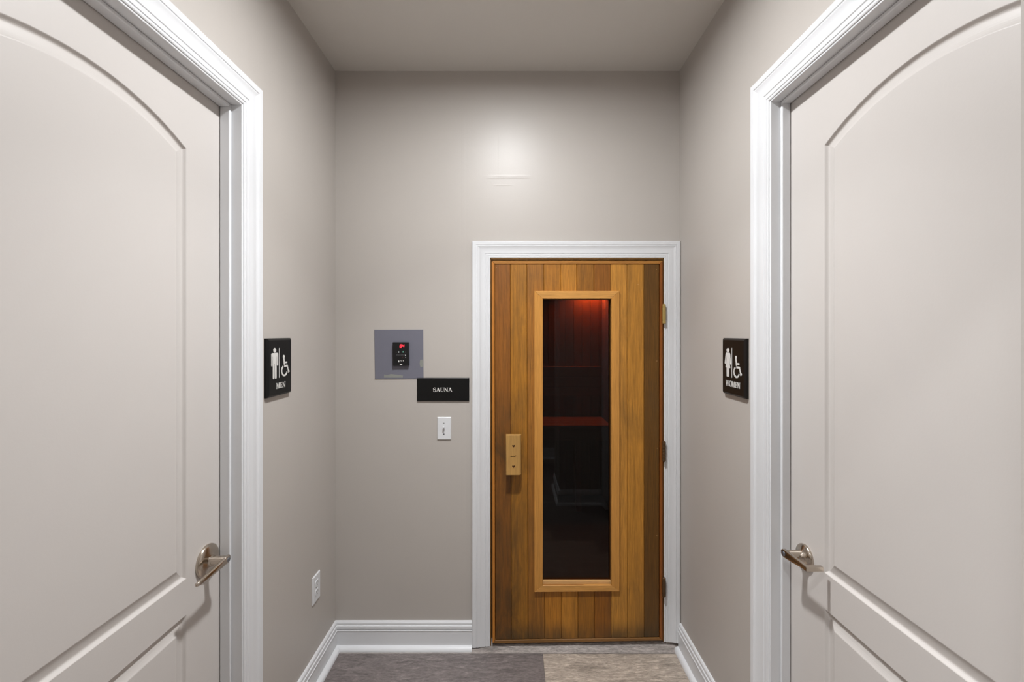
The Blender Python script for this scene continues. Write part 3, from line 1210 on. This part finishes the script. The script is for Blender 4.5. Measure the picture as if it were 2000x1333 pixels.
# grey plate behind the control, with scraps of filler
th_p = 0.003
r = root('grey_wall_plate', (bx(779, th_p), YB, bz(741, th_p)))
tag(r, 'square blue grey plate behind the sauna control, with two scraps of filler', 'wall plate')
fnb = lambda a, z, d: (a, YB - d, z)
m = MB()
m.prism([(bx(732.3, th_p), bz(740.5, th_p)), (bx(827, th_p), bz(739.8, th_p)), (bx(826.3, th_p), bz(644, th_p)), (bx(731.0, th_p), bz(644.5, th_p))], fnb, 0, th_p)
m.build('plate', M['grey_plate'], r, r.location, bevel=0.0008)
for poly in ([(750, 738), (750, 732), (756, 733.5), (763, 731), (774, 732.2), (787, 734), (786.5, 738)], [(820.5, 703.5), (826.2, 702.5), (826.2, 716.5), (821, 717.5), (819.6, 711)]):
    m = MB()
    m.prism([(bx(a, .0036), bz(b, .0036)) for a, b in poly], fnb, 0.0028, 0.0036)
    m.build('filler_patch', M['patch'], r, r.location)

# sauna control
dc = 0.018
cxf = lambda px: bx(px, dc)
czf = lambda py: bz(py, dc)
r = root('sauna_control', (cxf(783), YB - th_p, czf(715)))
tag(r, 'small black sauna control with a red 84 display on the grey plate', 'control panel')
m = MB()
m.prism([(cxf(767.3), czf(715.0)), (cxf(798.6), czf(714.6)), (cxf(798.0), czf(668.8)), (cxf(766.8), czf(669.0))], fnb, th_p, dc)
m.build('housing', M['black_plastic'], r, r.location, bevel=0.002)
SEG = {'8': 'abcdefg', '4': 'bcfg'}
SP = {'a': ((0, 2), (1, 2)), 'b': ((1, 2), (1, 1)), 'c': ((1, 1), (1, 0)), 'd': ((0, 0), (1, 0)), 'e': ((0, 1), (0, 0)), 'f': ((0, 2), (0, 1)), 'g': ((0, 1), (1, 1))}
m = MB()
for ch, px in (('8', 780.9), ('4', 785.6)):
    for s in SEG[ch]:
        a, b = SP[s]
        uw, uh = 3.0 * KB, 2.75 * KB
        q = lambda p: (cxf(px) + p[0] * uw + p[1] * uh * 0.16, czf(679.0) + p[1] * uh)
        stroke(m, [q(a), q(b)], 0.0023, fnb, dc - .0003, dc + .0006)
m.build('display_digits', M['led_red'], r, r.location)
for px, py, rr, mt in ((778.7, 688.2, .0027, 'led_white'), (787.2, 688.0, .0027, 'led_green'), (773.7, 688.6, .0015, 'led_dim'), (791.9, 688.3, .0014, 'led_dim'),
                       (792.0, 694.3, .0021, 'led_white'), (786.3, 698.3, .0018, 'led_faint_red'), (792.2, 698.5, .0022, 'led_dim')):
    m = MB()
    m.lathe((cxf(px), YB - dc + .0003, czf(py)), (0, -1, 0), [(0, rr), (.0007, rr), (.0010, rr * .6)], 16)
    m.build('indicator', M[mt], r, r.location)
m = MB()
for k in range(10):
    m.prism([(cxf(774.2 + k * 1.7), czf(694.6 - .15 * (k % 2))), (cxf(775.1 + k * 1.7), czf(694.6)), (cxf(775.1 + k * 1.7), czf(692.9)), (cxf(774.2 + k * 1.7), czf(692.9))], fnb, dc - .0003, dc + .0004)
m.build('printed_line', M['grey_ink'], r, r.location)
for px, w, ya, yb_ in ((778.9, 1.7, 708, 704.6), (781.9, .9, 705.6, 704.0), (784.6, 1.0, 706.6, 703.6), (787.6, .9, 706.0, 704.0)):
    m = MB()
    m.prism([(cxf(px - w / 2), czf(ya)), (cxf(px + w / 2), czf(ya)), (cxf(px + w / 2), czf(yb_)), (cxf(px - w / 2), czf(yb_))], fnb, dc - .0003, dc + .0004)
    m.build('printed_icon', M['white_lettering'], r, r.location)
m = MB()
m.prism([(cxf(783.2) + a, czf(712.4) + b) for a, b in disc(0, 0, .0058, .0017, 16)], fnb, dc - .0003, dc + .0004)
m.build('emblem', M['white_lettering'], r, r.location)

# SAUNA sign
ds = 0.009
r = root('sauna_sign', (bx(865, ds), YB, bz(784, ds)))
tag(r, 'black rectangular sign reading SAUNA above the light switch', 'sign')
a0, a1, z0, z1 = bx(814.3, ds), bx(916.2, ds), bz(784.2, ds), bz(738.7, ds)
plate(fnb, a0, a1, z0, z1, ds, 0.005).build('sign_plate', M['sign'], r, r.location)
lettering('SAUNA', fnb, bx(864.4, ds), bz(761.7, ds), 0.0192, bx(883.2, ds) - bx(845.6, ds), ds - .0005, ds + .0009).build('lettering', M['white_lettering'], r, r.location)

# light switch
dsw = 0.006
r = root('light_switch', (bx(867.3, dsw), YB, bz(859.2, dsw)))
tag(r, 'white toggle light switch under the SAUNA sign', 'light switch')
m = MB()
a0, a1, z0, z1 = bx(853.9, dsw), bx(880.9, dsw), bz(859.4, dsw), bz(815.3, dsw)
b = .003
m.loft([[fnb(a, z, 0) for a, z in ((a0, z0), (a1, z0), (a1, z1), (a0, z1))], [fnb(a, z, .0035) for a, z in ((a0, z0), (a1, z0), (a1, z1), (a0, z1))],
        [fnb(a, z, dsw) for a, z in ((a0 + b, z0 + b), (a1 - b, z0 + b), (a1 - b, z1 - b), (a0 + b, z1 - b))]])
m.build('wall_plate', M['plate_white'], r, r.location, bevel=0.0008)
cx, cz = (a0 + a1) / 2 - 0.001, bz(838.5, dsw)
m = MB(); m.box(cx - .0052, cx + .0052, YB - dsw - .0003, YB - dsw + .002, cz - .0122, cz + .0122)
m.build('toggle_slot', M['plate_white'], r, r.location)
m = MB()
m.loft([[(cx - .0040, YB - dsw, cz - .006), (cx + .0040, YB - dsw, cz - .006), (cx + .0040, YB - dsw, cz + .010), (cx - .0040, YB - dsw, cz + .010)],
        [(cx - .0036, YB - dsw - .015, cz + .0075), (cx + .0036, YB - dsw - .015, cz + .0075), (cx + .0036, YB - dsw - .014, cz + .0155), (cx - .0036, YB - dsw - .014, cz + .0155)]])
m.build('toggle', M['plate_white'], r, r.location, bevel=0.0008)
for dz_, mt in ((bz(827.2, dsw) - cz, 'plate_grey'), (bz(848.5, dsw) - cz, 'black_hole')):
    m = MB(); m.lathe((cx, YB - dsw + .0005, cz + dz_), (0, -1, 0), [(0, .0028), (.0010, .0028), (.0016, .0016)], 16)
    m.build('plate_screw', M[mt], r, r.location)

# outlet
do = 0.006
yo, zo = 1.987, 0.416
r = root('wall_outlet', (XL, yo, zo - 0.057))
tag(r, 'white electrical outlet low on the wall under the MEN sign', 'outlet')
fl = lambda a, z, d: (XL + d, yo + a, zo + z)
m = MB()
b = .003
hw, hh = .0365, .0585
o4 = ((-hw, -hh), (hw, -hh), (hw, hh), (-hw, hh)); i4 = ((-hw + b, -hh + b), (hw - b, -hh + b), (hw - b, hh - b), (-hw + b, hh - b))
m.loft([[fl(a, z, 0) for a, z in o4], [fl(a, z, .0035) for a, z in o4], [fl(a, z, do) for a, z in i4]])
m.build('wall_plate', M['plate_white'], r, r.location, bevel=0.0008)
for zc_ in (.0195, -.0195):
    m = MB()
    m.prism([(.0165 * math.copysign(abs(math.cos(t)) ** .6, math.cos(t)), zc_ + .0145 * math.copysign(abs(math.sin(t)) ** .6, math.sin(t))) for t in [2 * PI * k / 24 for k in range(24)]], fl, do - .001, do + .0018)
    rc = m.build('receptacle', M['plate_white'], r, r.location, bevel=0.0004)
    m = MB()
    m.prism(quad(-.0072, -.0052, zc_ - .001, zc_ + .008), fl, do + .0012, do + .0021)
    m.prism(quad(.0052, .0072, zc_ - .001, zc_ + .008), fl, do + .0012, do + .0021)
    m.prism(disc(0, zc_ - .0065, .0024, .0024, 12), fl, do + .0012, do + .0021)
    m.build('socket_slot', M['outlet_slot'], rc, r.location)
m = MB(); m.lathe((XL + do - .0005, yo, zo), (1, 0, 0), [(0, .0026), (.001, .0026), (.0015, .0014)], 14)
m.build('plate_screw', M['plate_grey'], r, r.location)


# ------------------------------------------------------------------ ceiling lights
def downlight(name, x, y, lens, fill_beam, label, rl=0.060):
    r = root(name, (x, y, ZC))
    tag(r, label, 'ceiling light', 'recessed ceiling lights')
    m_ = MB()
    n = 48
    prof = [(.0005, rl + .003), (.0095, rl + .004), (.0100, rl + .010), (.0070, rl + .026), (0, rl + .030)]
    rings = [[(x + rr * math.cos(2 * PI * k / n), y + rr * math.sin(2 * PI * k / n), ZC - d) for k in range(n)] for d, rr in prof]
    m_.loft(rings + [rings[0]], cap=False)
    m_.build('trim_ring', M['plate_white'], r, r.location, smooth=True, angle=40)
    m_ = MB()
    i = m_.vs([(x + rl * math.cos(-2 * PI * k / n), y + rl * math.sin(-2 * PI * k / n), ZC - .0045) for k in range(n)])
    m_.face(i)
    o = m_.build('lens', lens, r, r.location)
    me = o.data
    if me.polygons[0].normal.z > 0:
        me.flip_normals()
    # added to brighten floor and lower walls: beam, in the plane of the lens
    ld = bpy.data.lights.new('fill_beam', 'AREA')
    ld.shape = 'DISK'; ld.size = 2 * rl; ld.energy = fill_beam; ld.spread = math.radians(95)
    ld.color = (0.97, 0.985, 1.0)
    lo = bpy.data.objects.new('fill_beam', ld)
    COL.objects.link(lo)
    lo.parent = r
    lo.location = (0, 0, -.0055)


downlight('recessed_light', -0.03, 1.25, M['lens'], FILL_CORRIDOR, 'round recessed ceiling light above the corridor between the doors')
downlight('recessed_light', -0.34, -0.31, M['lens_hall'], FILL_HALL, 'round recessed ceiling light in the hall behind the viewer')

# ------------------------------------------------------------------ sauna room behind the glass
YS0, YS1 = YB + TW, 4.30
XS0, XS1, ZS = -1.10, 0.845, 2.12


def boards_x(m_, x0_, x1_, y, z0_, z1_, pitch, face, off=0.0):
    x = x0_ - off
    while x < x1_:
        tn = random.choice([srgb(132, 82, 46), srgb(118, 72, 40), srgb(142, 92, 54), srgb(126, 78, 46)])
        m_.tone = tn
        a, b_ = max(x, x0_) + .0012, min(x + pitch, x1_) - .0012
        if b_ > a:
            m_.box(a, b_, *sorted((y, y + face * .012)), z0_, z1_)
        x += pitch


m = MB(); m.tone = srgb(40, 26, 16)
m.box(XS0, XS1, YS1, YS1 + .05, 0, ZS)
boards_x(m, XS0, XS1, YS1, 0, ZS, 0.079, -1, 0.062)
structure(m.build('wall_sauna_back', M['sauna_wood']), 'dark vertical cedar boards at the back of the sauna', 'wall')
m = MB()
y = YS0
while y < YS1:
    m.tone = random.choice([srgb(132, 82, 46), srgb(118, 72, 40), srgb(142, 92, 54)])
    m.box(XS1, XS1 + .02, y + .001, min(y + .079, YS1) - .001, 0, ZS)
    y += .079
m.tone = srgb(40, 26, 16)
m.box(XS1 + .012, XS1 + .05, YS0, YS1, 0, ZS)
structure(m.build('wall_sauna_right', M['sauna_wood']), 'dark cedar side wall inside the sauna by the hinge side', 'wall')
m = MB(); m.tone = srgb(120, 76, 44); m.box(XS0 - .05, XS0, YS0, YS1, 0, ZS)
structure(m.build('wall_sauna_left', M['sauna_wood']), 'dark cedar side wall inside the sauna by the handle side', 'wall')
m = MB(); m.tone = srgb(120, 76, 44); m.box(XS0, XS1, YS0, YS1, ZS, ZS + .05)
structure(m.build('ceiling_sauna', M['sauna_wood']), 'dark cedar ceiling inside the sauna', 'ceiling')
m = MB(); m.tone = srgb(44, 42, 40); m.box(XS0, XS1, YS0 + 0.02, YS1, -.05, 0.0)
structure(m.build('floor_sauna', M['sauna_wood']), 'dark floor inside the sauna', 'floor')
# bench
zbch = 0.745
r = root('sauna_bench', (-0.13, 4.08, 0))
tag(r, 'reddish slatted wooden bench seen through the sauna window', 'bench')
m = MB()
for k in range(4):
    y0_ = 3.865 + k * 0.105
    m.box(XS0 + .01, XS1 - .01, y0_, y0_ + .097, zbch - .028, zbch)
m.build('seat', M['bench_wood'], r, r.location, bevel=.003)
m = MB(); m.box(XS0 + .01, XS1 - .01, 3.870, 3.895, zbch - .13, zbch - .029)
m.build('apron', M['bench_wood'], r, r.location)
for x in (XS0 + .2, XS1 - .3):
    m = MB(); m.box(x, x + .045, 3.90, 3.945, 0, zbch - .029)
    m.build('leg', M['bench_wood'], r, r.location)
# backrest
r = root('slatted_backrest', (-0.13, YS1 - .014, 0.93))
tag(r, 'three horizontal backrest boards on the sauna wall above the bench', 'backrest')
ks = (YS1 - .05) / F
for pa, pb in ((716.5, 735.5), (737.5, 756), (757.5, 774)):
    m = MB(); m.box(XS0 + .02, XS1 - .02, YS1 - .046, YS1 - .024, H - (pb - 652) * ks, H - (pa - 652) * ks)
    m.build('backrest_board', M['bench_wood'], r, r.location, bevel=.002)
for x in (-0.8, -0.1, 0.6):
    m = MB()
    m.box(x, x + .04, YS1 - .026, YS1 - .0125, 0.93, 1.24)
    m.build('batten', M['bench_wood'], r, r.location)
# red lamp high on the back wall, above what the window shows
r = root('sauna_lamp', (0.74, YS1 - .013, 1.97))
tag(r, 'red sauna lamp with an added light-blocking guard high on the back wall above the bench', 'lamp')
m = MB(); m.box(0.70, 0.78, YS1 - .03, YS1 - .0125, 1.96, 2.06)
m.build('bracket', M['bronze'], r, r.location, bevel=.003)
m = MB(); m.lathe((0.74, YS1 - .06, 2.05), (0, 0, -1), [(0, .012), (.02, .014), (.04, .026), (.06, .030), (.08, .024), (.092, .008)], 24)
m.build('bulb', M['bulb_red'], r, r.location, smooth=True, angle=60)
m = MB(); m.box(0.725, 0.755, YS1 - .075, YS1 - .028, 2.045, 2.062)
m.build('socket', M['bronze'], r, r.location)
m = MB(); m.box(0.625, 0.640, YS1 - .16, YS1 - .0125, 1.93, 2.10); m.box(0.640, 0.835, YS1 - .16, YS1 - .146, 1.93, 2.10)
m.build('added_guard', M['bench_wood'], r, r.location)  # unseen panels, added to keep the bulb's light off the left side
